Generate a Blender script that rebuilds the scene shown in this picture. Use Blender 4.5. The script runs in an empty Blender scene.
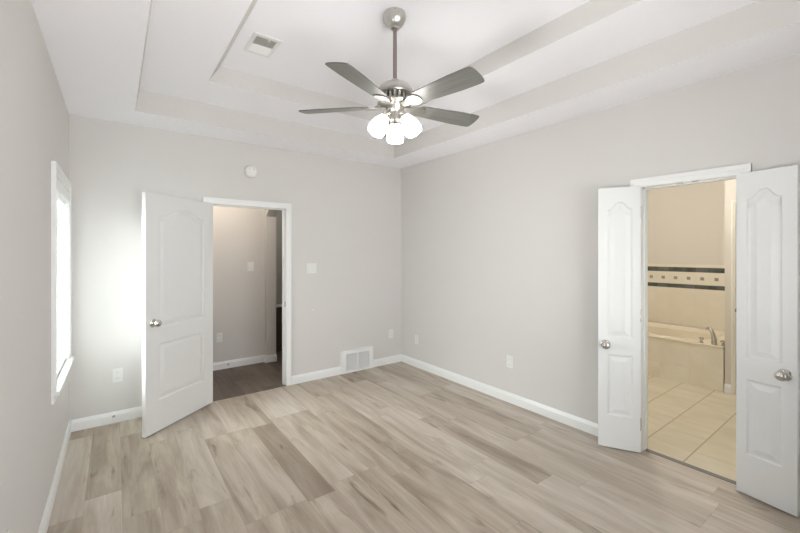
import bpy, bmesh, math, random
from mathutils import Vector, Matrix
from math import sin, cos, pi, radians as RAD

sc = bpy.context.scene
C = sc.collection
# ------------------------------------------------------------------ camera, world, light, exposure
cam_d = bpy.data.cameras.new('camera'); cam = bpy.data.objects.new('camera', cam_d); C.objects.link(cam)
cam.location = (0, 0, 1.51); cam.rotation_euler = (pi/2, 0, -0.6416)
cam_d.sensor_width = 36; cam_d.lens = 381.05*36/800; cam_d.shift_y = -14.24/800; cam_d.clip_start = 0.02
sc.camera = cam
sc.view_settings.view_transform = 'Standard'; sc.view_settings.look = 'None'
sc.view_settings.exposure = 0.535; sc.view_settings.gamma = 1.0; sc.view_settings.use_curve_mapping = False
sc.cycles.diffuse_bounces = 8; sc.cycles.max_bounces = 14; sc.cycles.glossy_bounces = 5
sc.cycles.use_denoising = True
sc.cycles.sample_clamp_indirect = 6.0

wd = bpy.data.worlds.new('sky'); sc.world = wd; wd.use_nodes = True
bg = wd.node_tree.nodes['Background']; bg.inputs[0].default_value = (0.86, 0.95, 1.0, 1); bg.inputs[1].default_value = 2.6

def area(name, loc, rot, sx, sy, power, col):
    l = bpy.data.lights.new(name, 'AREA'); l.shape = 'RECTANGLE'; l.size = sx; l.size_y = sy
    l.energy = power; l.color = col
    o = bpy.data.objects.new(name, l); C.objects.link(o); o.location = loc; o.rotation_euler = rot
    return o
# blind-window daylight, then three fill lamps added outside invented, unseen windows
area('daylight_blind_window', (-0.62, 3.60, 1.38), (0, -pi/2, 0), 1.5, 1.0, 98, (0.93, 1.0, 0.985))
area('added_up_fill_left', (-1.15, 0.85, 0.25), (0, -pi/2-RAD(38), 0), 1.2, 1.4, 138, (1.0, 0.99, 0.985))  # added fill aimed up to brighten the ceiling
area('added_fill_rear', (1.25, -0.80, 1.45), (pi/2, 0, 0), 2.6, 1.6, 31, (1.0, 0.99, 0.985))  # added soft fill from behind the camera
area('added_up_fill_rear', (0.35, -1.30, 0.20), (pi/2+RAD(42), 0, 0), 1.0, 1.2, 100, (1.0, 0.99, 0.985))  # added upward fill from the rear left corner

# ------------------------------------------------------------------ helpers
def obj(name, bm, mat, parent=None, smooth=False, loc=None, rot=None):
    bmesh.ops.recalc_face_normals(bm, faces=bm.faces) if bm.faces else None
    me = bpy.data.meshes.new(name); bm.to_mesh(me); bm.free()
    if isinstance(mat, (list, tuple)):
        for m in mat: me.materials.append(m)
    else: me.materials.append(mat)
    if smooth:
        for p in me.polygons: p.use_smooth = True
        try: me.set_sharp_from_angle(angle=RAD(38))
        except Exception: pass
    o = bpy.data.objects.new(name, me); C.objects.link(o)
    if parent: o.parent = parent
    if loc is not None: o.location = loc
    if rot is not None: o.rotation_euler = rot
    return o
def empty(name, loc=(0, 0, 0), rot=(0, 0, 0)):
    o = bpy.data.objects.new(name, None); C.objects.link(o); o.location = loc; o.rotation_euler = rot
    o.empty_display_size = .05
    return o
def tag(o, label, cat, group=None):
    o['label'] = label; o['category'] = cat
    if group: o['group'] = group
    return o
def struct(o, label=None):
    o['kind'] = 'structure'
    if label: o['label'] = label
    return o
def box(bm, x0, x1, y0, y1, z0, z1, mi=0):
    v = [bm.verts.new((x, y, z)) for x in (x0, x1) for y in (y0, y1) for z in (z0, z1)]
    for f in ((0, 1, 3, 2), (4, 6, 7, 5), (0, 4, 5, 1), (2, 3, 7, 6), (0, 2, 6, 4), (1, 5, 7, 3)):
        fa = bm.faces.new([v[i] for i in f]); fa.material_index = mi
    return v
def bbox(x0, x1, y0, y1, z0, z1, b=0.002):
    bm = bmesh.new(); box(bm, x0, x1, y0, y1, z0, z1)
    if b: bmesh.ops.bevel(bm, geom=bm.edges[:], offset=b, segments=2, affect='EDGES', profile=.6)
    return bm
def lathe(bm, prof, seg=40, M=None, cap0=True, cap1=True):
    rings = []
    for r, z in prof:
        ring = []
        for i in range(seg):
            a = 2*pi*i/seg; p = Vector((r*cos(a), r*sin(a), z))
            ring.append(bm.verts.new(M @ p if M else p))
        rings.append(ring)
    for a, b in zip(rings, rings[1:]):
        for i in range(seg):
            j = (i+1) % seg; bm.faces.new((a[i], a[j], b[j], b[i]))
    if cap0: bm.faces.new(rings[0][::-1])
    if cap1: bm.faces.new(rings[-1])
def tube(bm, pts, r, seg=12, rs=None):
    pts = [Vector(p) for p in pts]; rings = []; up = Vector((0, 0, 1))
    prev = None
    for i, p in enumerate(pts):
        t = (pts[min(i+1, len(pts)-1)] - pts[max(i-1, 0)]).normalized()
        if prev is None:
            n = t.orthogonal().normalized()
        else:
            n = (prev - t*prev.dot(t)).normalized()
        prev = n; b = t.cross(n); rr = rs[i] if rs else r
        rings.append([bm.verts.new(p + n*rr*cos(2*pi*k/seg) + b*rr*sin(2*pi*k/seg)) for k in range(seg)])
    for a, b in zip(rings, rings[1:]):
        for i in range(seg):
            j = (i+1) % seg; bm.faces.new((a[i], a[j], b[j], b[i]))
    bm.faces.new(rings[0][::-1]); bm.faces.new(rings[-1])
def prism(bm, outline, z0, z1, M=None):
    a = [bm.verts.new((M @ Vector((x, y, z0))) if M else (x, y, z0)) for x, y in outline]
    b = [bm.verts.new((M @ Vector((x, y, z1))) if M else (x, y, z1)) for x, y in outline]
    n = len(a)
    for i in range(n):
        j = (i+1) % n; bm.faces.new((a[i], a[j], b[j], b[i]))
    bm.faces.new(a[::-1]); bm.faces.new(b)
def sheet_with_holes(bm, outer, holes, z, M):
    """planar sheet in local xy at height z, with polygonal holes; returns the hole vertex loops"""
    edges = []; loops = []
    for poly in [outer] + holes:
        vs = [bm.verts.new(M @ Vector((p[0], p[1], z))) for p in poly]; loops.append(vs)
        for i in range(len(vs)): edges.append(bm.edges.new((vs[i], vs[(i+1) % len(vs)])))
    bmesh.ops.triangle_fill(bm, use_beauty=True, use_dissolve=False, edges=edges)
    return loops
def inset(poly, d):
    n = len(poly); out = []
    area_ = sum(poly[i][0]*poly[(i+1) % n][1]-poly[(i+1) % n][0]*poly[i][1] for i in range(n))
    s = 1 if area_ > 0 else -1
    for i in range(n):
        a = Vector(poly[i-1]); b = Vector(poly[i]); c = Vector(poly[(i+1) % n])
        e1 = (b-a).normalized(); e2 = (c-b).normalized()
        n1 = Vector((-e1.y, e1.x))*s; n2 = Vector((-e2.y, e2.x))*s
        m = (n1+n2); m = m/max(m.dot(n1), .35) if m.length > 1e-6 else n1
        out.append((b.x+m.x*d, b.y+m.y*d))
    return out

# ------------------------------------------------------------------ materials
def new_mat(name):
    m = bpy.data.materials.new(name); m.use_nodes = True
    nt = m.node_tree; return m, nt, nt.nodes['Principled BSDF']
def plain(name, col, rough=.5, metal=0, spec=.5, noise=0, nscale=40, bump=0, emis=None, estr=0):
    m, nt, b = new_mat(name); N = nt.nodes; L = nt.links
    b.inputs['Base Color'].default_value = (*col, 1); b.inputs['Roughness'].default_value = rough
    b.inputs['Metallic'].default_value = metal; b.inputs['Specular IOR Level'].default_value = spec
    g = N.new('ShaderNodeNewGeometry')
    if noise or bump:
        t = N.new('ShaderNodeTexNoise'); t.inputs['Scale'].default_value = nscale; t.inputs['Detail'].default_value = 4
        L.new(g.outputs['Position'], t.inputs['Vector'])
    if noise:
        mx = N.new('ShaderNodeMix'); mx.data_type = 'RGBA'
        mx.inputs[6].default_value = (*[c*(1-noise) for c in col], 1); mx.inputs[7].default_value = (*[min(1, c*(1+noise)) for c in col], 1)
        L.new(t.outputs['Fac'], mx.inputs[0]); L.new(mx.outputs[2], b.inputs['Base Color'])
    if bump:
        bp = N.new('ShaderNodeBump'); bp.inputs['Strength'].default_value = bump; bp.inputs['Distance'].default_value = .003
        L.new(t.outputs['Fac'], bp.inputs['Height']); L.new(bp.outputs[0], b.inputs['Normal'])
    if emis:
        b.inputs['Emission Color'].default_value = (*emis, 1); b.inputs['Emission Strength'].default_value = estr
    return m
M_wall = plain('greige wall paint', (.635, .615, .595), .75, spec=.25, noise=.012, nscale=3, bump=.05)
M_ceil = plain('white ceiling paint', (.895, .89, .928), .85, spec=.15, noise=.01, nscale=30, bump=.25)
M_trim = plain('white semi gloss trim', (.79, .79, .78), .35, noise=.006, nscale=8)
M_door = plain('white door paint', (.73, .73, .72), .38, noise=.006, nscale=8)
M_plastic = plain('white plastic', (.74, .74, .72), .35, noise=.004, nscale=20)
M_dark = plain('dark recess', (.05, .05, .05), .7, noise=.05)
M_slot = plain('outlet slot shade', (.32, .31, .30), .6, noise=.05)
M_bathwall = plain('beige bathroom paint', (.60, .56, .49), .7, spec=.25, noise=.012, nscale=3)
M_hallwall = plain('hall paint', (.62, .595, .565), .75, spec=.25, noise=.012, nscale=3)
M_bathtrim = plain('cream door paint', (.78, .75, .66), .4, noise=.006)
M_tub = plain('almond acrylic', (.70, .635, .50), .22, noise=.01, nscale=4)
M_darkpanel = plain('dark brown panel', (.07, .055, .045), .5, noise=.1, nscale=10)
M_thresh = plain('grey threshold strip', (.17, .16, .15), .5, noise=.1, nscale=60)
M_blind = plain('white blind slat', (.80, .81, .80), .45, noise=.004)
M_rubber = plain('white rubber', (.75, .75, .74), .6, noise=.01)
M_ventgrey = plain('vent shade and indicator grey', (.55, .54, .52), .5, noise=.02)
M_siding = plain('pale outdoor ground', (.35, .38, .30), .9, noise=.2, nscale=3)

def nickel(name, col, rough):
    m, nt, b = new_mat(name); N = nt.nodes; L = nt.links
    b.inputs['Metallic'].default_value = 1; b.inputs['Roughness'].default_value = rough
    tc = N.new('ShaderNodeTexCoord'); mp = N.new('ShaderNodeMapping'); mp.inputs['Scale'].default_value = (4, 4, 400)
    t = N.new('ShaderNodeTexNoise'); t.inputs['Scale'].default_value = 1.0; t.inputs['Detail'].default_value = 3
    L.new(tc.outputs['Object'], mp.inputs[0]); L.new(mp.outputs[0], t.inputs['Vector'])
    mx = N.new('ShaderNodeMix'); mx.data_type = 'RGBA'
    mx.inputs[6].default_value = (*[c*.88 for c in col], 1); mx.inputs[7].default_value = (*[min(1, c*1.1) for c in col], 1)
    L.new(t.outputs['Fac'], mx.inputs[0]); L.new(mx.outputs[2], b.inputs['Base Color'])
    return m
M_nickel = nickel('brushed nickel', (.60, .58, .545), .30)
M_knob = nickel('satin nickel', (.58, .56, .53), .22)
M_iron = nickel('cast nickel', (.33, .32, .295), .5)
M_rod = nickel('reflection tinted rod', (.34, .28, .265), .38)  # brown reflection on the rod put into its base colour
M_shade = plain('lit frosted glass', (.95, .95, .93), .3, noise=.003, emis=(1.0, .965, .94), estr=14)
M_glow = plain('lit diffuser', (.9, .9, .85), .3, noise=.003, emis=(1.0, .92, .80), estr=3)

def glass_mat():
    m, nt, b = new_mat('window glass'); N = nt.nodes; L = nt.links
    tr = N.new('ShaderNodeBsdfTransparent'); gl = N.new('ShaderNodeBsdfGlossy'); gl.inputs['Roughness'].default_value = .02
    fr = N.new('ShaderNodeFresnel'); fr.inputs[0].default_value = 1.45
    mx = N.new('ShaderNodeMixShader'); L.new(fr.outputs[0], mx.inputs[0]); L.new(tr.outputs[0], mx.inputs[1]); L.new(gl.outputs[0], mx.inputs[2])
    L.new(mx.outputs[0], N['Material Output'].inputs[0]); return m
M_glass = glass_mat()

def blade_mat():
    m, nt, b = new_mat('grey washed fan blade'); N = nt.nodes; L = nt.links
    tc = N.new('ShaderNodeTexCoord'); mp = N.new('ShaderNodeMapping'); mp.inputs['Scale'].default_value = (3, 60, 10)
    t = N.new('ShaderNodeTexNoise'); t.inputs['Scale'].default_value = 1; t.inputs['Detail'].default_value = 5
    L.new(tc.outputs['Object'], mp.inputs[0]); L.new(mp.outputs[0], t.inputs['Vector'])
    cr = N.new('ShaderNodeValToRGB'); cr.color_ramp.elements[0].color = (.095, .094, .085, 1); cr.color_ramp.elements[1].color = (.15, .148, .135, 1)
    cr.color_ramp.elements[0].position = .3; cr.color_ramp.elements[1].position = .7
    L.new(t.outputs['Fac'], cr.inputs[0]); L.new(cr.outputs[0], b.inputs['Base Color']); b.inputs['Roughness'].default_value = .38
    return m
M_blade = blade_mat()

def plank_mat(name, dark, mid, light, w=.181, Lp=1.20, x0=.937, y0=2.18, rough=.50, axis='y', seed=0.0, special=None):
    m, nt, b = new_mat(name); N = nt.nodes; L = nt.links
    g = N.new('ShaderNodeNewGeometry'); sp = N.new('ShaderNodeSeparateXYZ'); L.new(g.outputs['Position'], sp.inputs[0])
    def mth(op, a, b_=None, c=None):
        n = N.new('ShaderNodeMath'); n.operation = op
        for i, v in enumerate((a, b_, c)):
            if v is None: continue
            if isinstance(v, (int, float)): n.inputs[i].default_value = v
            else: L.new(v, n.inputs[i])
        return n.outputs[0]
    X, Y = (sp.outputs[0], sp.outputs[1]) if axis == 'y' else (sp.outputs[1], sp.outputs[0])
    u = mth('DIVIDE', mth('SUBTRACT', X, x0), w); iu = mth('FLOOR', u); fu = mth('FRACT', u)
    wn = N.new('ShaderNodeTexWhiteNoise'); wn.noise_dimensions = '1D'; L.new(mth('ADD', iu, seed+.37), wn.inputs['W'])
    wc = N.new('ShaderNodeTexWhiteNoise'); wc.noise_dimensions = '1D'; wc.inputs['W'].default_value = seed+.37
    v = mth('ADD', mth('DIVIDE', mth('SUBTRACT', Y, y0), Lp), mth('SUBTRACT', wn.outputs[0], wc.outputs[0])); iv = mth('FLOOR', v); fv = mth('FRACT', v)
    cb = N.new('ShaderNodeCombineXYZ'); L.new(iu, cb.inputs[0]); L.new(iv, cb.inputs[1]); cb.inputs[2].default_value = seed
    w2 = N.new('ShaderNodeTexWhiteNoise'); w2.noise_dimensions = '3D'; L.new(cb.outputs[0], w2.inputs['Vector'])
    rnd = w2.outputs['Value']
    # grain coordinates, shifted per plank
    def tex(sx, sy, detail, dist, k):
        c2 = N.new('ShaderNodeCombineXYZ')
        L.new(mth('ADD', mth('MULTIPLY', X, sx), mth('MULTIPLY', rnd, 31.0*k)), c2.inputs[0])
        L.new(mth('ADD', mth('MULTIPLY', Y, sy), mth('MULTIPLY', rnd, 17.0)), c2.inputs[1]); L.new(mth('MULTIPLY', rnd, 9.0), c2.inputs[2])
        t = N.new('ShaderNodeTexNoise'); t.inputs['Scale'].default_value = 1; t.inputs['Detail'].default_value = detail
        t.inputs['Distortion'].default_value = dist; t.inputs['Roughness'].default_value = .6
        L.new(c2.outputs[0], t.inputs['Vector']); return t.outputs['Fac']
    grain = tex(70, 2.5, 6, .6, 1); broad = tex(9, 1.15, 4, .7, 2); knot = tex(13, 2.2, 3, .6, 3)
    val = mth('ADD', mth('MULTIPLY', mth('SUBTRACT', grain, .5), .38), mth('MULTIPLY', mth('SUBTRACT', broad, .5), 1.3))
    val = mth('ADD', val, mth('MULTIPLY', mth('SUBTRACT', rnd, .5), .38))
    one = mth('MULTIPLY', mth('COMPARE', iu, 0.0, .1), mth('COMPARE', iv, 0.0, .1))      # one darker brown plank
    val = mth('ADD', mth('MULTIPLY', val, mth('SUBTRACT', 1.0, mth('MULTIPLY', one, .45))), mth('MULTIPLY', one, -.36))
    kn = mth('MULTIPLY', mth('MAXIMUM', mth('SUBTRACT', knot, .61), 0.0), -3.0)
    val = mth('ADD', mth('ADD', val, kn), .60)
    cr = N.new('ShaderNodeValToRGB'); e = cr.color_ramp.elements
    e[0].position = 0; e[0].color = (*dark, 1); e[1].position = 1; e[1].color = (*light, 1)
    em = cr.color_ramp.elements.new(.5); em.color = (*mid, 1)
    L.new(val, cr.inputs[0])
    # seams
    su = mth('LESS_THAN', mth('MINIMUM', fu, mth('SUBTRACT', 1.0, fu)), .006)
    sv = mth('LESS_THAN', mth('MINIMUM', fv, mth('SUBTRACT', 1.0, fv)), .0011)
    seam = mth('MAXIMUM', su, sv)
    mx = N.new('ShaderNodeMix'); mx.data_type = 'RGBA'; L.new(mth('MULTIPLY', seam, .22), mx.inputs[0])
    L.new(cr.outputs[0], mx.inputs[6]); mx.inputs[7].default_value = (*[c*.45 for c in dark], 1)
    L.new(mx.outputs[2], b.inputs['Base Color'])
    L.new(mth('ADD', mth('MULTIPLY', grain, .18), rough-.09), b.inputs['Roughness']); b.inputs['Specular IOR Level'].default_value = .3
    bp = N.new('ShaderNodeBump'); bp.inputs['Strength'].default_value = .12; bp.inputs['Distance'].default_value = .002
    L.new(grain, bp.inputs['Height']); L.new(bp.outputs[0], b.inputs['Normal'])
    return m
M_floor = plank_mat('greige oak planks', (.17, .128, .094), (.395, .333, .268), (.58, .53, .465))
M_hallfloor = plank_mat('dark brown planks', (.07, .052, .042), (.125, .098, .082), (.19, .155, .132), seed=5.0)

def tile_mat(name, c1, c2, grout, size, ox, oy, axes='xy', gw=.012, rough=.3, streak=True, fade=1.0):
    m, nt, b = new_mat(name); N = nt.nodes; L = nt.links
    g = N.new('ShaderNodeNewGeometry'); sp = N.new('ShaderNodeSeparateXYZ'); L.new(g.outputs['Position'], sp.inputs[0])
    def mth(op, a, b_=None):
        n = N.new('ShaderNodeMath'); n.operation = op
        for i, v in enumerate((a, b_)):
            if v is None: continue
            if isinstance(v, (int, float)): n.inputs[i].default_value = v
            else: L.new(v, n.inputs[i])
        return n.outputs[0]
    ax = {'x': 0, 'y': 1, 'z': 2}
    s2 = size if isinstance(size, tuple) else (size, size)
    fr = []; ids = []
    for a, o, s in zip(axes, (ox, oy), s2):
        q = mth('DIVIDE', mth('SUBTRACT', sp.outputs[ax[a]], o), s); f = mth('FRACT', q); ids.append(mth('FLOOR', q))
        fr.append(mth('MULTIPLY', mth('MINIMUM', f, mth('SUBTRACT', 1.0, f)), s))
    ln = mth('MAXIMUM', mth('MULTIPLY', mth('LESS_THAN', fr[0], gw*.25), fade), mth('LESS_THAN', fr[1], gw*.25))
    cb = N.new('ShaderNodeCombineXYZ'); L.new(ids[0], cb.inputs[0]); L.new(ids[1], cb.inputs[1])
    wn = N.new('ShaderNodeTexWhiteNoise'); L.new(cb.outputs[0], wn.inputs['Vector'])
    mp = N.new('ShaderNodeMapping'); mp.inputs['Scale'].default_value = (9, 3, 9) if streak else (5, 5, 5); L.new(g.outputs['Position'], mp.inputs[0])
    ad = N.new('ShaderNodeVectorMath'); ad.operation = 'ADD'; L.new(mp.outputs[0], ad.inputs[0])
    mu = N.new('ShaderNodeVectorMath'); mu.operation = 'SCALE'; L.new(wn.outputs['Color'], mu.inputs[0]); mu.inputs['Scale'].default_value = 7
    L.new(mu.outputs[0], ad.inputs[1])
    t = N.new('ShaderNodeTexNoise'); t.inputs['Scale'].default_value = 1; t.inputs['Detail'].default_value = 5; L.new(ad.outputs[0], t.inputs['Vector'])
    cr = N.new('ShaderNodeValToRGB'); cr.color_ramp.elements[0].position = .3; cr.color_ramp.elements[1].position = .7
    cr.color_ramp.elements[0].color = (*c1, 1); cr.color_ramp.elements[1].color = (*c2, 1); L.new(t.outputs['Fac'], cr.inputs[0])
    mx = N.new('ShaderNodeMix'); mx.data_type = 'RGBA'; L.new(ln, mx.inputs[0]); L.new(cr.outputs[0], mx.inputs[6]); mx.inputs[7].default_value = (*grout, 1)
    L.new(mx.outputs[2], b.inputs['Base Color']); b.inputs['Roughness'].default_value = rough
    return m
M_tile = tile_mat('cream floor tile', (.51, .455, .335), (.61, .56, .435), (.35, .29, .19), .2985, 4.10-.2985*8, .978-.2985*8, 'xy', gw=.022, fade=.22)
M_walltile = tile_mat('cream wall tile', (.70, .65, .53), (.73, .68, .57), (.69, .64, .52), .1535, 1.4605, .0, 'yz', gw=.008, rough=.25, streak=False)
M_skirt = tile_mat('cream marble skirt tile', (.72, .66, .53), (.80, .76, .65), (.72, .66, .53), .30, 1.21, .185, 'yz', gw=.008, rough=.28, streak=False)
M_band = tile_mat('dark marble band', (.035, .04, .035), (.13, .135, .12), (.02, .02, .02), .1535, 1.4605, .0, 'yz', gw=.006, rough=.25, streak=False)
M_accent = plain('grey accent tile', (.25, .24, .20), .35, noise=.2, nscale=60)

# ------------------------------------------------------------------ dimensions
XL, XR, YB, YN = -.312, 3.182, 4.229, -.48
H0, H1, H2 = 2.671, 2.856, 3.0
WT = .12
D1 = (.765, 1.545, 2.0)      # bedroom door opening x0,x1,top (in the back wall)
D2 = (.66, 1.216, 2.0)      # bathroom opening y0,y1,top (in the right wall)

# ------------------------------------------------------------------ floors
bm = bmesh.new(); box(bm, XL-.15, XR+.045, YN-.15, YB+.0, -.1, 0); struct(obj('floor', bm, M_floor), 'pale greige wood plank floor of the bedroom')
bm = bmesh.new(); box(bm, XL-.15, 3.4, YB, 6.0, -.1, 0); struct(obj('floor_hall', bm, M_hallfloor), 'dark brown plank floor of the hall')
bm = bmesh.new(); box(bm, XR+.085, 6.6, YN-.15, 2.9, -.1, .0); struct(obj('floor_bathroom', bm, M_tile), 'cream square tile floor of the bathroom')
bm = bbox(XR+.045, XR+.085, D2[0]-.01, D2[1]+.01, -.05, .006, .003); struct(obj('trim_1', bm, M_thresh), 'dark grey threshold strip under the bathroom doorway')
bm = bbox(D1[0]-.01, D1[1]+.01, YB-.01, YB+.03, -.05, .004, .002); struct(obj('trim_2', bm, M_hallfloor), 'thin dark transition strip under the hall doorway')
bm = bmesh.new(); box(bm, -9, -.6, -9, 9, -.5, -.4); box(bm, -.6, 8, -9, -.8, -.5, -.4); struct(obj('ground', bm, M_siding), 'ground outside the windows')

# ------------------------------------------------------------------ walls
WIN = (3.19, 4.02, .66, 1.99)     # blind window in the left wall  y0,y1,z0,z1
ADDED_WIN2 = (.30, 1.40, .66, 1.99)  # added left-wall window, out of view, lets in fill light
ADDED_WIN3 = (.05, 2.55, .55, 2.25)     # added unseen rear window for fill light, x0,x1,z0,z1
TOP = 3.1
bm = bmesh.new()
box(bm, XL-WT, XL, YN-WT, ADDED_WIN2[0], -.1, TOP); box(bm, XL-WT, XL, ADDED_WIN2[0], ADDED_WIN2[1], -.1, ADDED_WIN2[2]); box(bm, XL-WT, XL, ADDED_WIN2[0], ADDED_WIN2[1], ADDED_WIN2[3], TOP)
box(bm, XL-WT, XL, ADDED_WIN2[1], WIN[0], -.1, TOP); box(bm, XL-WT, XL, WIN[0], WIN[1], -.1, WIN[2]); box(bm, XL-WT, XL, WIN[0], WIN[1], WIN[3], TOP)
box(bm, XL-WT, XL, WIN[1], YB+WT, -.1, TOP)
struct(obj('wall_left', bm, M_wall), 'light greige wall with the window')
bm = bmesh.new()
box(bm, XL, D1[0]-.018, YB, YB+WT, -.1, TOP); box(bm, D1[1]+.018, XR+WT, YB, YB+WT, -.1, TOP); box(bm, D1[0]-.018, D1[1]+.018, YB, YB+WT, D1[2]+.018, TOP)
struct(obj('wall_back', bm, M_wall), 'light greige wall with the hall door')
bm = bmesh.new()
box(bm, XR, XR+WT, D2[1]+.018, YB, -.1, TOP); box(bm, XR, XR+WT, YN-WT, D2[0]-.018, -.1, TOP); box(bm, XR, XR+WT, D2[0]-.018, D2[1]+.018, D2[2]+.018, TOP)
struct(obj('wall_right', bm, M_wall), 'light greige wall with the bathroom double doors')
bm = bmesh.new()
box(bm, XL, ADDED_WIN3[0], YN-WT, YN, -.1, TOP); box(bm, ADDED_WIN3[1], XR, YN-WT, YN, -.1, TOP)
box(bm, ADDED_WIN3[0], ADDED_WIN3[1], YN-WT, YN, -.1, ADDED_WIN3[2]); box(bm, ADDED_WIN3[0], ADDED_WIN3[1], YN-WT, YN, ADDED_WIN3[3], TOP)
struct(obj('wall_rear', bm, M_wall), 'wall behind the camera with an added wide window for fill light')

# ------------------------------------------------------------------ tray ceiling
T1 = (.13, 2.757, -.06, 3.81); T2 = (.588, 2.25, .45, 3.30)
T1T = (.160, 2.757, -.06, 3.81); T2T = (.674, 2.25, .45, 3.30)   # the left risers lean in slightly
def rect(t): return [(t[0], t[2]), (t[1], t[2]), (t[1], t[3]), (t[0], t[3])]
bm = bmesh.new(); I = Matrix.Identity(4)
sheet_with_holes(bm, rect((XL-.05, XR+.05, YN-.05, YB+.05)), [rect(T1)], H0, I)
sheet_with_holes(bm, rect(T1T), [rect(T2)], H1, I)
sheet_with_holes(bm, rect(T2T), [], H2, I)
nf = len(bm.faces)
for t, tt, za, zb in ((T1, T1T, H0, H1), (T2, T2T, H1, H2)):
    r = rect(t); q = rect(tt)
    for i in range(4):
        a, b = r[i], r[(i+1) % 4]; a2, b2 = q[i], q[(i+1) % 4]
        f = bm.faces.new([bm.verts.new((*a, za)), bm.verts.new((*b, za)), bm.verts.new((*b2, zb)), bm.verts.new((*a2, zb))]); f.material_index = 1
bmesh.ops.remove_doubles(bm, verts=bm.verts, dist=1e-5)
struct(obj('ceiling', bm, [M_ceil, M_wall]), 'white two-step tray ceiling of the bedroom')
bm = bmesh.new(); box(bm, XL-WT, XR+WT, YN-WT, YB+WT, TOP, TOP+.1); struct(obj('sky_block_slab', bm, M_ceil), 'unseen slab added above the ceiling to block sky light')  # unseen slab, added to keep sky light out of the room

# ------------------------------------------------------------------ hall beyond the bedroom door
HY = 5.33; HX = 1.655
bm = bmesh.new(); box(bm, XL-.15, HX, HY, HY+.1, 0, 2.6); struct(obj('wall_hall_back', bm, M_hallwall), 'hall wall seen through the open door')
bm = bmesh.new(); box(bm, XL-.25, XL-.15, YB+WT, HY+.1, 0, 2.6); struct(obj('wall_hall_left', bm, M_hallwall))
bm = bmesh.new()   # hall right wall with a clipped-corner opening, in the plane x = HX
o = [(YB+WT, 0), (4.45, 0), (4.45, 2.0), (4.53, 2.085), (5.18, 2.085), (5.272, 2.0), (5.272, 0), (HY+.1, 0), (HY+.1, 2.6), (YB+WT, 2.6)]
prism(bm, o, HX, HX+.135, Matrix(((0, 0, 1, 0), (1, 0, 0, 0), (0, 1, 0, 0), (0, 0, 0, 1))))
struct(obj('wall_hall_right', bm, M_hallwall), 'hall wall end with a clipped-corner opening')
bm = bmesh.new(); box(bm, XL-.25, 3.5, YB+WT-.05, 6.0, 2.6, 2.7); ch = struct(obj('ceiling_hall', bm, M_ceil))
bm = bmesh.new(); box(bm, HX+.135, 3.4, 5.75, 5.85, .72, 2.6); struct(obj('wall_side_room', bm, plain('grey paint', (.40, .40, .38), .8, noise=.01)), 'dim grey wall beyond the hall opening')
bm = bmesh.new(); box(bm, HX+.135, 3.4, 5.75, 5.85, 0, .68); struct(obj('wall_side_room_panel', bm, M_darkpanel), 'dark panelling under the rail beyond the hall opening')
bm = bbox(HX+.1, 3.4, 5.715, 5.85, .68, .72, .004); struct(obj('trim_3', bm, M_trim), 'white rail beyond the hall opening')
bm = bmesh.new(); box(bm, 3.3, 3.4, YB+WT, 6.0, 0, 2.6); box(bm, HX, HX+.135, HY+.1, 5.9, 0, 2.6); struct(obj('wall_side_room_end', bm, M_hallwall))

# ------------------------------------------------------------------ bathroom shell
BX = 6.4; SX = 5.262
bm = bmesh.new(); box(bm, BX, BX+.1, YN, 2.9, 0, 2.6); struct(obj('wall_bathroom_far', bm, M_bathwall), 'beige wall above the tub')
bm = bmesh.new(); box(bm, XR+WT, BX, 2.75, 2.85, 0, 2.6); struct(obj('wall_bathroom_left', bm, M_bathwall))
bm = bmesh.new(); box(bm, XR+WT, BX, YN-.1, YN, 0, 2.6); struct(obj('wall_bathroom_right', bm, M_bathwall))
bm = bmesh.new(); box(bm, SX, SX+.11, YN, .36, 0, 2.6); box(bm, SX, SX+.11, 1.10, 1.195, 0, 2.6); box(bm, SX, SX+.11, .36, 1.10, 2.02, 2.6)
box(bm, SX+.11, BX, 1.105, 1.195, 0, 2.6)
struct(obj('wall_bathroom_closet', bm, M_bathwall), 'narrow beige wall at the foot of the tub')
bm = bmesh.new(); box(bm, XR+WT-.05, BX+.1, YN-.1, 2.9, 2.6, 2.7); cb_ = struct(obj('ceiling_bathroom', bm, M_ceil))
# bathroom side skin of the bedroom wall
bm = bmesh.new(); box(bm, XR+WT, XR+WT+.004, D2[1]+.08, 2.75, 0, 2.6); box(bm, XR+WT, XR+WT+.004, YN, D2[0]-.08, 0, 2.6); box(bm, XR+WT, XR+WT+.004, D2[0]-.08, D2[1]+.08, D2[2]+.08, 2.6)
struct(obj('wall_bathroom_near', bm, M_bathwall))

def ceiling_lamp(x, y, z, power, parent, col):
    bm = bmesh.new(); lathe(bm, [(.14, 0), (.15, -.015), (.14, -.03)], 32); b_ = obj('light_base', bm, M_trim, parent, True, (x, y, z))
    bm = bmesh.new(); lathe(bm, [(.13, -.03), (.125, -.05), (.09, -.075), (.03, -.088), (.005, -.09)], 32); obj('light_diffuser', bm, M_glow, b_, True)
    l = bpy.data.lights.new('bulb_light', 'POINT'); l.energy = power; l.color = col; l.shadow_soft_size = .1
    lo = bpy.data.objects.new('bulb_light', l); C.objects.link(lo); lo.location = (x, y, z-.2)
ceiling_lamp(2.45, 5.1, 2.6, 3.5, ch, (1.0, .95, .88))  # unseen side-room lamp added to lift the dark area beyond the opening
ceiling_lamp(.95, 4.80, 2.6, 8.3, ch, (1.0, .88, .74))
ceiling_lamp(4.7, 1.95, 2.6, 24, cb_, (1.0, .97, .92))
ceiling_lamp(4.0, 1.6, 2.6, 12, cb_, (1.0, .97, .92))

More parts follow.
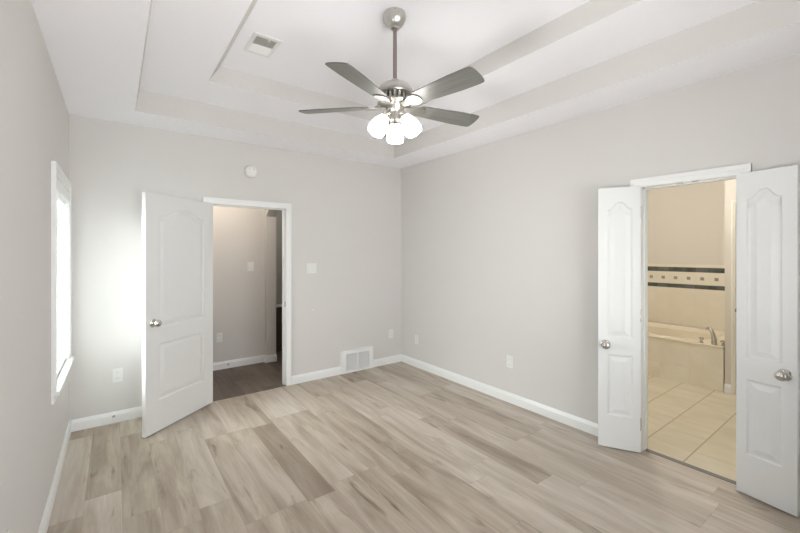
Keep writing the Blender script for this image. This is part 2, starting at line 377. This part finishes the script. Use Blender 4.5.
# ------------------------------------------------------------------ baseboards
BP = [(0, 0), (.016, 0), (.016, .068), (.0125, .078), (.010, .086), (.006, .096), (0, .096)]
def base_run(bm, p0, p1, n):
    """profile swept from p0 to p1; n = direction into the room"""
    a = [bm.verts.new((p0[0]+n[0]*d, p0[1]+n[1]*d, z)) for d, z in BP]; b = [bm.verts.new((p1[0]+n[0]*d, p1[1]+n[1]*d, z)) for d, z in BP]
    k = len(BP)
    for i in range(k): bm.faces.new((a[i], a[(i+1) % k], b[(i+1) % k], b[i]))
    bm.faces.new(a[::-1]); bm.faces.new(b)
GR = (2.24, 2.70)
def base(name, runs, mat=M_trim, label=None):
    bm = bmesh.new()
    for r in runs: base_run(bm, *r)
    return struct(obj(name, bm, mat), label)
base('baseboard_left', [((XL, YN), (XL, YB), (1, 0))], label='white baseboard under the window')
base('baseboard_back', [((XL+.016, YB), (D1[0]-.065, YB), (0, -1)), ((D1[1]+.063, YB), (GR[0], YB), (0, -1)), ((GR[1], YB), (XR-.016, YB), (0, -1))], label='white baseboard of the wall with the grille')
base('baseboard_right', [((XR, YB), (XR, D2[1]+.068), (-1, 0)), ((XR, D2[0]-.068), (XR, YN), (-1, 0))], label='white baseboard of the wall with the bathroom doors')
base('baseboard_rear', [((XL+.016, YN), (XR-.016, YN), (0, 1))])
base('baseboard_hall', [((XL, HY), (HX, HY), (0, -1)), ((HX, HY-.016), (HX, 5.272), (-1, 0)), ((HX-.016, 5.272), (HX+.14, 5.272), (0, -1))], label='white baseboard in the hall')
base('baseboard_bathroom', [((SX, 1.197), (SX, 1.139), (-1, 0)), ((BX-1.14, 2.75), (XR+WT+.02, 2.75), (0, -1))], label='white baseboard piece beside the tub')

# ------------------------------------------------------------------ door frames (jambs + casings)
def casing_profile_box(bm, x0, x1, y0, y1, z0, z1): box(bm, x0, x1, y0, y1, z0, z1)
def door_frame(name, axis, a0, a1, top, face, depth, out, cw0, cw1, ct, mat=M_trim, label=None, both=True):
    """axis 'x': opening along x in a wall whose near face is y=face and which is `depth` thick; out = sign pointing into the room"""
    bm = bmesh.new()
    def B(u0, u1, d0, d1, z0, z1):
        if axis == 'x': box(bm, min(u0, u1), max(u0, u1), min(d0, d1), max(d0, d1), z0, z1)
        else: box(bm, min(d0, d1), max(d0, d1), min(u0, u1), max(u0, u1), z0, z1)
    f1 = face-out*depth
    B(a0-.018, a0, face, f1, 0, top+.018); B(a1, a1+.018, face, f1, 0, top+.018); B(a0, a1, face, f1, top, top+.018)      # jamb
    m = face-out*.045                                                                                                     # stops
    B(a0, a0+.010, m, m-out*.035, 0, top); B(a1-.010, a1, m, m-out*.035, 0, top); B(a0, a1, m, m-out*.035, top-.010, top)
    for fc, o_ in ([(face, out), (f1, -out)] if both else [(face, out)]):
        for t, w0, w1 in ((.012, 1.0, 0), (.018, 1.0, .55)):      # stepped casing
            i0 = w1
            B(a0-.004-cw0, a0-.004-cw0*i0, fc, fc+o_*t, 0, top+.004+ct); B(a1+.004+cw1*i0, a1+.004+cw1, fc, fc+o_*t, 0, top+.004+ct)
            B(a0-.004-cw0*i0, a1+.004+cw1*i0, fc, fc+o_*t, top+.004+ct*i0, top+.004+ct)
    return struct(obj(name, bm, mat), label)
door_frame('trim_4', 'x', D1[0], D1[1], D1[2], YB, WT, -1, .060, .056, .058, label='white casing around the hall doorway')
door_frame('trim_5', 'y', D2[0], D2[1], D2[2], XR, WT, -1, .064, .064, .060, label='white casing around the bathroom doorway')
door_frame('trim_6', 'y', .36, 1.10, 2.02, SX, .11, -1, .038, .034, .035, mat=M_bathtrim, label='cream casing beside the tub', both=False)

# ------------------------------------------------------------------ doors
def arch_panel(x0, x1, z0, zs, zp, n=30):
    """panel outline: flat bottom, sides up to zs, cathedral arch up to zp"""
    pts = [(x0, z0), (x1, z0), (x1, zs)]
    w = x1-x0
    if zp > zs:
        for i in range(1, n):
            s = i/n; x = x1-w*s
            u = abs(2*s-1)                      # 1 at sides, 0 in the middle
            u2 = max(0., min(1., (.84-u)/.70)); k = u2*u2*(3-2*u2)
            pts.append((x, zs+(zp-zs)*k))
    pts.append((x0, zs))
    return pts
def door_leaf(w, h, t, panels):
    """local x: hinge->free edge, y: thickness 0..-t, z up; moulded panels on both faces"""
    bm = bmesh.new(); outer = [(0, 0), (w, 0), (w, h), (0, h)]
    polys = [arch_panel(*p) for p in panels]
    rects = []
    for side in (0, 1):
        if side == 0: M = Matrix(((1, 0, 0, 0), (0, 0, 1, 0), (0, 1, 0, 0), (0, 0, 0, 1)))
        else: M = Matrix(((1, 0, 0, 0), (0, 0, -1, -t), (0, 1, 0, 0), (0, 0, 0, 1)))
        loops = sheet_with_holes(bm, outer, polys, 0, M); rects.append(loops[0])
        for poly, lp in zip(polys, loops[1:]):
            prev = lp
            for d, dep in ((.004, -.001), (.009, -.0085), (.017, -.0095), (.024, -.0085), (.052, -.0015)):
                q = inset(poly, d); ring = [bm.verts.new(M @ Vector((p[0], p[1], dep))) for p in q]
                for i in range(len(ring)):
                    j = (i+1) % len(ring); bm.faces.new((prev[i], prev[j], ring[j], ring[i]))
                prev = ring
            ed = [e for e in (bm.edges.get((prev[i], prev[(i+1) % len(prev)])) for i in range(len(prev)))]
            bmesh.ops.triangle_fill(bm, use_beauty=True, edges=ed)
    a, b = rects
    for i in range(4): bm.faces.new((a[i], a[(i+1) % 4], b[(i+1) % 4], b[i]))
    return bm
def knob(parent, x, y, z, dirn, mat=M_knob, s=1.0):
    """dirn +1/-1 along local y"""
    M = Matrix.Translation((x, y, z)) @ Matrix.Rotation(-dirn*pi/2, 4, 'X') @ Matrix.Scale(s, 4)
    bm = bmesh.new(); lathe(bm, [(.033, 0), (.034, .003), (.031, .007), (.020, .010), (.012, .013), (.0115, .026), (.016, .031), (.024, .036), (.0285, .044), (.0295, .052), (.027, .061), (.020, .068), (.010, .071), (.002, .0715)], 32, M)
    return obj('door_knob', bm, mat, parent, True)
def hinges(parent, t, zs, side):
    for z in zs:
        bm = bmesh.new(); M = Matrix.Translation((-.004, side, z))
        lathe(bm, [(.003, -.048), (.0055, -.045), (.0055, .045), (.003, .048)], 12, M); obj('hinge', bm, M_knob, parent, True)

def place_leaf(name, hinge, free, t, z, h, panels, knobz, knobx, vis, label, mat=M_door, hz=(.2, 1.02, 1.8), sides=(1, -1)):
    dx, dy = free[0]-hinge[0], free[1]-hinge[1]; w = math.hypot(dx, dy); ang = math.atan2(dy, dx)
    r = empty(name, (hinge[0], hinge[1], z), (0, 0, ang)); struct(r, label)
    y0 = 0 if vis > 0 else t      # visible face sits on the measured line
    lf = obj('door_leaf', door_leaf(w, h, t, [p(w) if callable(p) else p for p in panels]), mat, r)
    lf.location = (0, y0, 0)
    for s in sides:
        knob(r, w-knobx, y0 if s > 0 else y0-t, knobz, s)
    hinges(r, t, hz, y0-t-.003 if vis > 0 else y0+.003)
    return r, w
# bedroom door
W1 = .762
place_leaf('door_1', (.7825, 4.178), (.195, 3.700), .035, .010, 1.990,
           [lambda w: (.115, w-.125, .862, 1.815, 1.888), lambda w: (.115, w-.125, .255, .730, .730)], .915, .070, 1,
           'white two-panel door standing open beside the hall doorway')
# bathroom leaves
PN = [lambda w: (.048, w-.062, .845, 1.832, 1.885), lambda w: (.048, w-.062, .245, .715, .715)]
place_leaf('door_2', (3.142, 1.205), (3.009, 1.452), .028, .012, 1.992, PN, .79, .050, 1,
           'narrow white door leaf, hinged on the hall side of the bathroom doorway', sides=(1,))
r3, w3 = place_leaf('door_3', (3.138, .656), (3.090, .3815), .028, .012, 1.992, PN, .79, .052, -1,
           'narrow white door leaf folded back on the near side of the bathroom doorway', sides=(-1,))
bm = bbox(w3-.055, w3-.02, .002, .012, 1.990, 1.9945, 0); obj('ball_catch', bm, M_knob, r3)
# bathroom closet door
r4 = empty('door_4', (0, 0, 0)); struct(r4, 'cream door beside the tub')
bm = bbox(SX+.01, SX+.045, .365, 1.095, .01, 2.01); obj('door_leaf', bm, M_bathtrim, r4)
kb = knob(r4, 0, 0, 0, 1); kb.location = (SX+.01, 1.075, .90); kb.rotation_euler = (0, 0, pi/2)
# latch strike and ball catches (small metal pieces of the frames)
bm = bbox(D1[1]-.001, D1[1]+.001, YB+.008, YB+.036, .89, .95, 0); struct(obj('trim_7', bm, M_slot), 'metal latch strike on the hall door jamb')
bm = bmesh.new(); box(bm, XR+.006, XR+.03, .865, .905, D2[2]-.004, D2[2]+.002); box(bm, XR+.006, XR+.03, .955, .995, D2[2]-.004, D2[2]+.002)
struct(obj('trim_8', bm, M_knob), 'metal ball catches in the head of the bathroom doorway')

# ------------------------------------------------------------------ windows
def window(name, axis, a0, a1, z0, z1, face, depth, out, label, stool=True, cw=.075):
    r = empty(name, (0, 0, 0)); struct(r, label)
    def mk(parts, nm, mat, par=r, bev=0):
        bm = bmesh.new()
        for (u0, u1, d0, d1, za, zb) in parts:
            p0, p1 = face+out*d0, face+out*d1
            if axis == 'y': box(bm, min(p0, p1), max(p0, p1), u0, u1, za, zb)
            else: box(bm, u0, u1, min(p0, p1), max(p0, p1), za, zb)
        if bev: bmesh.ops.bevel(bm, geom=bm.edges[:], offset=bev, segments=2, affect='EDGES')
        return obj(nm, bm, mat, par)
    mk([(a0-cw, a0, 0, .018, z0, z1+cw), (a1, a1+cw, 0, .018, z0, z1+cw), (a0, a1, 0, .018, z1, z1+cw),
        (a0-cw, a0-cw*.6, .018, .024, z0, z1+cw), (a1+cw*.6, a1+cw, .018, .024, z0, z1+cw), (a0-cw*.6, a1+cw*.6, .018, .024, z1+cw*.6, z1+cw)], 'window_casing', M_trim)
    mk([(a0-cw-.02, a1+cw+.005, 0, .042, z0-.022, z0), (a0, a1, -.10, 0, z0-.022, z0+.002)], 'window_stool', M_trim, bev=.003)
    mk([(a0-cw, a1+cw, 0, .014, z0-.075, z0-.022)], 'window_apron', M_trim)
    fr = .045; zm = (z0+z1)/2
    mk([(a0, a0+.012, -depth, 0, z0, z1), (a1-.012, a1, -depth, 0, z0, z1), (a0, a1, -depth, 0, z1-.012, z1)], 'window_jamb', M_trim)
    sash = mk([(a0+.012, a0+.012+fr, -.105, -.07, z0, z1-.012), (a1-.012-fr, a1-.012, -.105, -.07, z0, z1-.012), (a0+.057, a1-.057, -.105, -.07, z0, z0+fr),
        (a0+.057, a1-.057, -.105, -.07, z1-.012-fr, z1-.012), (a0+.057, a1-.057, -.105, -.07, zm-.02, zm+.02)], 'window_sash', M_trim)
    mk([(a0+.05, a1-.05, -.090, -.086, z0+.04, z1-.05)], 'pane', M_glass, sash)
    return r
window('window_1', 'y', WIN[0], WIN[1], WIN[2], WIN[3], XL, WT, 1, 'white-cased window with a blind')
window('added_window_2', 'y', ADDED_WIN2[0], ADDED_WIN2[1], ADDED_WIN2[2], ADDED_WIN2[3], XL, WT, 1, 'added unseen window nearer the camera, letting in fill light')
window('added_window_3', 'x', ADDED_WIN3[0], ADDED_WIN3[1], ADDED_WIN3[2], ADDED_WIN3[3], YN, WT, 1, 'added unseen wide window behind the camera for fill light')

# window blind
bl = empty('window_blind', (XL-.03, (WIN[0]+WIN[1])/2, WIN[2]))
tag(bl, 'white horizontal slat blind hanging inside the bright window', 'window blind')
hw = (WIN[1]-WIN[0])/2-.016; ht = WIN[3]-WIN[2]
obj('valance', bbox(.0, .052, -hw-.003, hw+.003, ht-.085, ht-.014, .004), M_blind, bl)
obj('bottom_rail', bbox(-.022, .026, -hw, hw, .008, .026, .003), M_blind, bl)
nsl = 27; z_a, z_b = .055, ht-.10
for i in range(nsl):
    z = z_a+(z_b-z_a)*i/(nsl-1)
    bm = bmesh.new(); a = RAD(32)
    pts = []
    for k in range(5):
        u = -.025+.0125*k; c = .002*(1-(u/.025)**2)
        pts.append((u*cos(a)-c*sin(a), u*-sin(a)+c*cos(a)))
    top = [bm.verts.new((x, -hw, zz)) for x, zz in pts]; tb = [bm.verts.new((x, hw, zz)) for x, zz in pts]
    lo = [bm.verts.new((x, -hw, zz-.0022)) for x, zz in pts]; lb = [bm.verts.new((x, hw, zz-.0022)) for x, zz in pts]
    for k in range(4):
        bm.faces.new((top[k], top[k+1], tb[k+1], tb[k])); bm.faces.new((lo[k+1], lo[k], lb[k], lb[k+1]))
    bm.faces.new((top[0], tb[0], lb[0], lo[0])); bm.faces.new((top[4], lo[4], lb[4], tb[4]))
    bm.faces.new(top+lo[::-1]); bm.faces.new(tb[::-1]+lb)
    obj('slat', bm, M_blind, bl, loc=(.003, 0, z))
for yy in (-.26, .26):
    bm = bmesh.new(); tube(bm, [(.026, yy, .02), (.026, yy, ht-.05)], .0012, 6); obj('ladder_cord', bm, M_blind, bl)
bm = bmesh.new(); tube(bm, [(.045, -.34, ht-.09), (.046, -.34, ht-.55), (.046, -.34, ht-.62)], .004, 8); obj('tilt_wand', bm, M_blind, bl)

# ------------------------------------------------------------------ ceiling fan
FX, FY = 1.395, 1.920
fan = empty('ceiling_fan', (FX, FY, H2)); tag(fan, 'brushed nickel ceiling fan with five grey blades and lit glass shades', 'ceiling fan')
Z = lambda z: 1.51+(z-1.51)*1.025-H2
ZM = lambda z: Z(z)-.014
KM = Matrix.Diagonal((1.09, 1.09, 1, 1))
bm = bmesh.new(); lathe(bm, [(.060, 0), (.065, -.004), (.067, -.020), (.067, -.040), (.062, -.055), (.051, -.074), (.037, -.088), (.029, -.093), (.028, -.100), (.017, -.101)], 48)
can = obj('canopy', bm, M_nickel, fan, True)
bm = bmesh.new(); lathe(bm, [(.003, 0), (.004, .001), (.004, .003), (.001, .004)], 12, Matrix.Translation((-.0405, -.0525, -.012)) @ Matrix.Rotation(pi/2, 4, 'Y') @ Matrix.Rotation(0, 4, 'X')); obj('canopy_screw', bm, M_dark, can, True)
bm = bmesh.new(); lathe(bm, [(.0125, -.095), (.0125, Z(2.535))], 24); obj('downrod', bm, M_rod, fan, True)
bm = bmesh.new(); lathe(bm, [(.014, ZM(2.572)), (.024, ZM(2.569)), (.028, ZM(2.556)), (.052, ZM(2.549)), (.078, ZM(2.535)), (.096, ZM(2.515)), (.106, ZM(2.495)), (.108, ZM(2.484)), (.104, ZM(2.474)), (.088, ZM(2.470)), (.070, ZM(2.468))], 56, KM, cap0=False)
mh = obj('motor_housing', bm, M_nickel, fan, True)
bm = bmesh.new(); lathe(bm, [(.070, ZM(2.469)), (.070, ZM(2.436)), (.094, ZM(2.434)), (.098, ZM(2.427)), (.092, ZM(2.419)), (.062, ZM(2.414)), (.048, ZM(2.412))], 48, KM)
obj('vent_collar', bm, M_dark, mh, True)
bm = bmesh.new()
for k in range(20):
    a = 2*pi*k/20; M = KM @ Matrix.Rotation(a, 4, 'Z')
    prism(bm, [(.068, -.0065), (.084, -.0065), (.084, .0065), (.068, .0065)], ZM(2.470), ZM(2.436), M)
obj('vent_fins', bm, M_nickel, mh)
bm = bmesh.new(); lathe(bm, [(.070, ZM(2.437)), (.090, ZM(2.437)), (.099, ZM(2.431)), (.100, ZM(2.425)), (.092, ZM(2.417)), (.066, ZM(2.411)), (.050, ZM(2.409))], 48, KM); obj('flywheel', bm, M_nickel, mh, True)
# blades
def blade_bm():
    bm = bmesh.new(); up = []; lo = []
    r0, r1 = .165, .592
    n = 26
    for i in range(n+1):
        s = i/n; x = r0+(r1-r0)*s
        wdt = .053+.019*min(1, s/.7)
        if s < .06: wdt *= .82+.18*(s/.06)
        up.append((x, wdt))
        lo.append((x, -wdt))
    # rounded oblique tip
    tip = []
    for k in range(1, 14):
        a = pi/2-pi*k/14; tip.append((r1+.024*max(0, cos(a))**.6, .072*sin(a)))
    ol = lo[:-1]+[(r1, -.070)]+tip[::-1]+[(r1, .070)]+up[:-1][::-1]
    prism(bm, ol, -.003, .003)
    bmesh.ops.bevel(bm, geom=[e for e in bm.edges if abs(e.verts[0].co.z-e.verts[1].co.z) < 1e-6], offset=.001, segments=1, affect='EDGES')
    return bm
def iron_bm():
    bm = bmesh.new(); pts = []
    prof = [(.060, .018), (.085, .020), (.105, .022), (.120, .032), (.140, .043), (.162, .049), (.184, .046), (.202, .034), (.212, .016)]
    ol = [(x, -w) for x, w in prof]+[(.215, 0)]+[(x, w) for x, w in prof[::-1]]
    prism(bm, ol, -.0035, .0025)
    bmesh.ops.bevel(bm, geom=[e for e in bm.edges if abs(e.verts[0].co.z-e.verts[1].co.z) < 1e-6], offset=.0015, segments=2, affect='EDGES')
    return bm
pitch = RAD(-13); bz = Z(2.396)
b0 = obj('blade', blade_bm(), M_blade, fan); i0 = obj('blade_iron', iron_bm(), M_iron, b0)
i0.location = (0, 0, -.0068)
bm = bmesh.new()
tube(bm, [(.050, 0, .024), (.075, 0, .018), (.10, 0, .006), (.13, 0, -.004)], .011, 12, [.012, .012, .011, .008]); a0 = obj('iron_arm', bm, M_iron, b0, True)
for k in range(5):
    az = RAD(62+72*k)
    if k == 0: bb, ii, aa = b0, i0, a0
    else:
        bb = b0.copy(); C.objects.link(bb); bb.parent = fan
        for src in (i0, a0):
            c = src.copy(); C.objects.link(c); c.parent = bb
    bb.location = (0, 0, bz); bb.rotation_euler = (Matrix.Rotation(az, 4, 'Z') @ Matrix.Rotation(pitch, 4, 'X')).to_euler()
# light kit
bm = bmesh.new(); lathe(bm, [(.045, Z(2.412)), (.058, Z(2.408)), (.060, Z(2.402)), (.056, Z(2.397)), (.055, Z(2.372)), (.050, Z(2.362)), (.038, Z(2.356)), (.037, Z(2.320)), (.034, Z(2.300)), (.022, Z(2.290)), (.010, Z(2.286)), (.008, Z(2.278)), (.003, Z(2.274))], 40)
lk = obj('light_fitter', bm, M_nickel, fan, True)
for k, az in enumerate((53, 173, -67)):
    R = Matrix.Rotation(RAD(az), 4, 'Z'); tilt = RAD(32)
    bm = bmesh.new(); tube(bm, [R @ Vector((.030, 0, Z(2.345))), R @ Vector((.050, 0, Z(2.347))), R @ Vector((.066, 0, Z(2.338))), R @ Vector((.074, 0, Z(2.326)))], .009, 12)
    # local -z becomes outward/down
    M = R @ Matrix.Translation((.061, 0, Z(2.336))) @ Matrix.Rotation(-tilt, 4, 'Y')
    lathe(bm, [(.010, .004), (.024, -.002), (.030, -.012), (.030, -.026), (.027, -.028)], 28, M)
    arm = obj('lamp_arm', bm, M_nickel, lk, True)
    bm = bmesh.new()
    prof = [(.026, -.018), (.029, -.026), (.036, -.042), (.045, -.062), (.051, -.084), (.0545, -.106), (.0540, -.126), (.0510, -.141), (.0480, -.140), (.051, -.125), (.0515, -.106), (.048, -.085), (.042, -.064), (.033, -.045), (.024, -.030)]
    lathe(bm, prof, 40, M, cap0=True, cap1=True)
    obj('glass_shade', bm, M_shade, fan, True)

# ------------------------------------------------------------------ ceiling vent
vx0, vx1, vy0, vy1 = .752, .942, 2.648, 2.935
vent = empty('ceiling_vent', ((vx0+vx1)/2, (vy0+vy1)/2, H2)); tag(vent, 'white rectangular air vent set in the tray ceiling', 'air vent')
a, b = (vx1-vx0)/2, (vy1-vy0)/2
bm = bmesh.new()
box(bm, -a, -a+.026, -b, b, -.006, 0); box(bm, a-.026, a, -b, b, -.006, 0); box(bm, -a+.026, a-.026, -b, -b+.032, -.006, 0); box(bm, -a+.026, a-.026, b-.032, b, -.006, 0)
obj('frame', bm, M_trim, vent)
bm = bmesh.new(); box(bm, -a+.02, a-.02, -b+.02, b-.02, -.0015, -.0005); obj('backing', bm, M_ventgrey, vent)
for half in (0, 1):
    bm = bmesh.new(); n = 8; ya, yb_ = (-b+.034, -.008) if half == 0 else (.004, b-.034)
    for i in range(n):
        y = ya+(yb_-ya)*(i+.5)/n
        M = Matrix.Translation((0, y, -.006)) @ Matrix.Rotation(RAD(50 if half == 0 else -40), 4, 'X')
        v = box(bm, -a+.026, a-.026, -.0065, .0065, -.0006, .0006)
        bmesh.ops.transform(bm, matrix=M, verts=v)
    obj('louvre_bank', bm, M_trim if half else M_ventgrey, vent)  # near bank painted grey for the shade seen between its louvres
bm = bbox(-a+.026, a-.026, -.008, .004, -.010, 0, 0); obj('centre_bar', bm, M_trim, vent)
bm = bbox(.010, .020, -b+.030, -b+.048, -.016, -.004, .002); obj('damper_lever', bm, M_trim, vent)

# ------------------------------------------------------------------ return air grille
gr = empty('return_air_grille', ((GR[0]+GR[1])/2, YB, 0)); tag(gr, 'white return air grille low on the wall between baseboards', 'air grille')
gw = (GR[1]-GR[0])/2; gh = .283
bm = bmesh.new()
box(bm, -gw, -gw+.062, -.030, 0, 0.002, gh); box(bm, gw-.058, gw, -.030, 0, .002, gh); box(bm, -gw+.062, gw-.058, -.030, 0, gh-.045, gh); box(bm, -gw+.062, gw-.058, -.030, 0, .002, .030)
bmesh.ops.remove_doubles(bm, verts=bm.verts, dist=1e-5)
obj('frame', bm, M_trim, gr)
bm = bmesh.new(); box(bm, -gw+.05, gw-.05, -.004, -.001, .02, gh-.03); obj('backing', bm, M_ventgrey, gr)
bm = bbox(-.006, .008, -.029, -.004, .030, gh-.045, 0); obj('mullion', bm, M_trim, gr)
for x0_, x1_ in ((-gw+.062, -.006), (.008, gw-.058)):
    bm = bmesh.new(); n = 16
    for i in range(n):
        z = .034+(gh-.083)*(i+.5)/n
        v = box(bm, x0_, x1_, -.009, .009, -.0012, .0012)
        bmesh.ops.transform(bm, matrix=Matrix.Translation((0, -.016, z)) @ Matrix.Rotation(RAD(32), 4, 'X'), verts=v)
    obj('louvre_bank', bm, M_trim, gr)

# ------------------------------------------------------------------ wall plates
def plate(name, loc, rz, w, h, label, cat, kind, n=1, group=None):
    r = empty(name, loc, (0, 0, rz)); tag(r, label, cat, group)     # local -y faces the room
    bm = bbox(-w/2, w/2, -.006, 0, -h/2, h/2, .0025); obj('cover_plate', bm, M_plastic, r)
    if kind == 'outlet':
        for s in (-1, 1):
            f = obj('receptacle', bbox(-.017, .017, -.0085, -.003, s*.026-.0135, s*.026+.0135, .003), M_plastic, r)
            bm = bmesh.new()
            for q, hh in ((-.007, .005), (.007, .004)): box(bm, q-.0013, q+.0013, -.0088, -.008, s*.026-hh+.002, s*.026+hh+.002)
            lathe(bm, [(.0022, 0), (.0022, .001)], 10, Matrix.Translation((0, -.008, s*.026-.007)) @ Matrix.Rotation(pi/2, 4, 'X'))
            obj('slots', bm, M_slot, f)
    else:
        for i in range(n):
            xx = (i-(n-1)/2)*.046
            obj('rocker', bbox(xx-.0165, xx+.0165, -.010, -.003, -.033, .033, .003), M_plastic, r)
    return r
plate('power_outlet', (.017, YB, .415), 0, .076, .122, 'white power outlet on the wall between the window and the open door', 'power outlet', 'outlet')
plate('power_outlet', (3.000, YB, .402), 0, .074, .120, 'white power outlet just right of the air grille', 'power outlet', 'outlet')
plate('power_outlet', (XR, 3.888, .358), -pi/2, .074, .118, 'white power outlet on the long wall nearest the room corner', 'power outlet', 'outlet')
plate('power_outlet', (XR, 2.410, .408), -pi/2, .076, .120, 'white power outlet on the long wall midway to the bathroom doors', 'power outlet', 'outlet')
plate('power_outlet', (XL, 1.905, .4525), pi/2, .076, .122, 'white power outlet edge low on the window wall, cut by the frame', 'power outlet', 'outlet')
plate('power_outlet', (1.075, HY, .410), 0, .072, .118, 'white power outlet low on the hall wall through the doorway', 'power outlet', 'outlet')
plate('light_switch', (1.855, YB, 1.320), 0, .124, .118, 'white double light switch on the wall right of the hall doorway', 'light switch', 'switch', 2)
plate('light_switch', (1.463, HY, 1.318), 0, .082, .124, 'white light switch on the hall wall seen through the doorway', 'light switch', 'switch', 1)

sd = empty('smoke_detector', (1.160, YB, 2.372), (pi/2, 0, 0)); tag(sd, 'round white smoke detector on the wall above the hall doorway', 'smoke detector')
bm = bmesh.new(); lathe(bm, [(.062, 0), (.066, .004), (.066, .018), (.060, .030), (.048, .036), (.02, .038), (.002, .038)], 40); obj('housing', bm, M_plastic, sd, True)
bm = bmesh.new(); lathe(bm, [(.006, .034), (.006, .0385), (.002, .039)], 14, Matrix.Translation((.026, .022, 0))); obj('test_button', bm, M_slot, sd, True)
bm = bmesh.new(); lathe(bm, [(.006, .034), (.006, .0385), (.002, .039)], 14, Matrix.Translation((-.016, .022, 0))); obj('indicator', bm, M_ventgrey, sd, True)
bm = bmesh.new(); lathe(bm, [(.013, 0), (.014, .003), (.011, .007), (.003, .008)], 20)
tag(obj('wall_anchor_cap', bm, M_plastic, None, True, (1.868, YB, .827), (pi/2, 0, 0)), 'tiny round white cap on the wall below the double switch', 'wall cap')

def door_stop(loc, rz, label):
    r = empty('door_stop', loc, (0, 0, rz)); tag(r, label, 'door stop')      # local -y points out from the wall
    R = Matrix.Rotation(pi/2, 4, 'X')
    bm = bmesh.new(); lathe(bm, [(.011, 0), (.011, .003), (.006, .006)], 16, R); obj('mount', bm, M_knob, r, True)
    bm = bmesh.new(); pts = []
    for i in range(12*9+1):
        a = 2*pi*i/12; pts.append((.0048*cos(a), -.005-.050*i/(12*9), .0048*sin(a)))
    tube(bm, pts, .0012, 6); obj('spring', bm, M_knob, r, True)
    bm = bmesh.new(); lathe(bm, [(.0065, .053), (.0075, .056), (.0075, .065), (.004, .068)], 16, R); obj('rubber_tip', bm, M_rubber, r, True)
door_stop((-.012, YB-.016, .060), 0, 'small spring door stop on the baseboard left of the open door')
door_stop((1.176, HY-.016, .052), 0, 'small spring door stop on the hall baseboard')
door_stop((XR-.016, .345, .072), -pi/2, 'small spring door stop on the baseboard behind the nearest bathroom door leaf')

# ------------------------------------------------------------------ bathroom tiles, tub
bm = bmesh.new(); box(bm, BX-.010, BX, 1.197, 2.75, .487, 1.338)
tp = struct(obj('wall_tile_surround', bm, M_walltile), 'cream wall tile around the tub')
bm = bmesh.new(); box(bm, SX+.12, BX-.011, 1.197, 1.206, .487, 1.338); struct(obj('wall_tile_foot', bm, M_walltile))
bm = bmesh.new(); box(bm, SX+.12, BX-.011, 2.741, 2.75, .487, 1.338); struct(obj('wall_tile_head', bm, M_walltile))
for z0_, z1_ in ((1.235, 1.300), (1.007, 1.063)):
    bm = bmesh.new(); box(bm, BX-.013, BX-.009, 1.215, 2.74, z0_, z1_); obj('dark_band', bm, M_band, tp)['label'] = 'dark marble border band'
k = 0
while 1.537+.1535*k < 2.7:
    y = 1.537-.1535+.1535*k+.1535*0; k += 1
    bm = bbox(BX-.0135, BX-.0095, y-.021, y+.021, 1.148-.021, 1.148+.021, .001); obj('accent_tile', bm, M_accent, tp)
bm = bbox(BX-.016, BX-.009, 1.215, 2.74, 1.325, 1.345, .002); obj('bullnose', bm, M_walltile, tp)

tub = empty('bathtub', (SX, 1.206, 0)); tag(tub, 'cream built-in bathtub with a marble-tiled front behind the bathroom doors', 'bathtub')
tw, tl, tz = BX-.010-SX-.0, 2.75-1.206-.010, .485
bm = bmesh.new(); box(bm, .002, .03, 0, tl, 0, tz-.012); obj('skirt', bm, M_skirt, tub)
bm = bmesh.new()
cx, cy_ = tw/2+.02, tl/2+.02
def ov(rx, ry, n=48):
    out = []
    for i in range(n):
        a = 2*pi*i/n; out.append((cx+rx*math.copysign(abs(cos(a))**.7, cos(a)), cy_+ry*math.copysign(abs(sin(a))**.7, sin(a))))
    return out
lp = sheet_with_holes(bm, [(-.006, 0), (tw, 0), (tw, tl), (-.006, tl)], [ov(.44, .62)], tz, I)
prev = lp[1]
for rx, ry, z in ((.43, .61, tz-.012), (.41, .585, tz-.05), (.39, .56, tz-.20), (.35, .51, tz-.33), (.26, .42, tz-.38)):
    ring = [bm.verts.new((x, y, z)) for x, y in ov(rx, ry)]
    for i in range(len(ring)):
        j = (i+1) % len(ring); bm.faces.new((prev[i], prev[j], ring[j], ring[i]))
    prev = ring
bm.faces.new(prev)
o4 = lp[0]; low = [bm.verts.new((v.co.x, v.co.y, tz-.022)) for v in o4]
for i in range(4): bm.faces.new((o4[i], o4[(i+1) % 4], low[(i+1) % 4], low[i]))
obj('basin', bm, M_tub, tub)
fc = obj('faucet', bbox(.055, .085, .085, .112, tz-.001, tz+.012, .003), M_knob, tub); fc['label'] = 'satin nickel tub faucet'
bx, by = .068, .098
bm = bmesh.new(); tube(bm, [(bx, by, tz), (bx, by, tz+.05), (bx+.002, by+.006, tz+.10), (bx+.008, by+.022, tz+.145), (bx+.02, by+.04, tz+.168), (bx+.032, by+.06, tz+.168), (bx+.04, by+.075, tz+.158)], .016, 16, [.027, .025, .020, .017, .015, .014, .013])
obj('spout', bm, M_knob, fc, True)
for yy in (.211, .020):
    bm = bmesh.new(); lathe(bm, [(.022, 0), (.023, .006), (.012, .012), (.010, .024), (.020, .032), (.024, .044), (.021, .056), (.010, .062), (.002, .063)], 24, Matrix.Translation((bx, yy, tz))); obj('faucet_handle', bm, M_knob, fc, True)
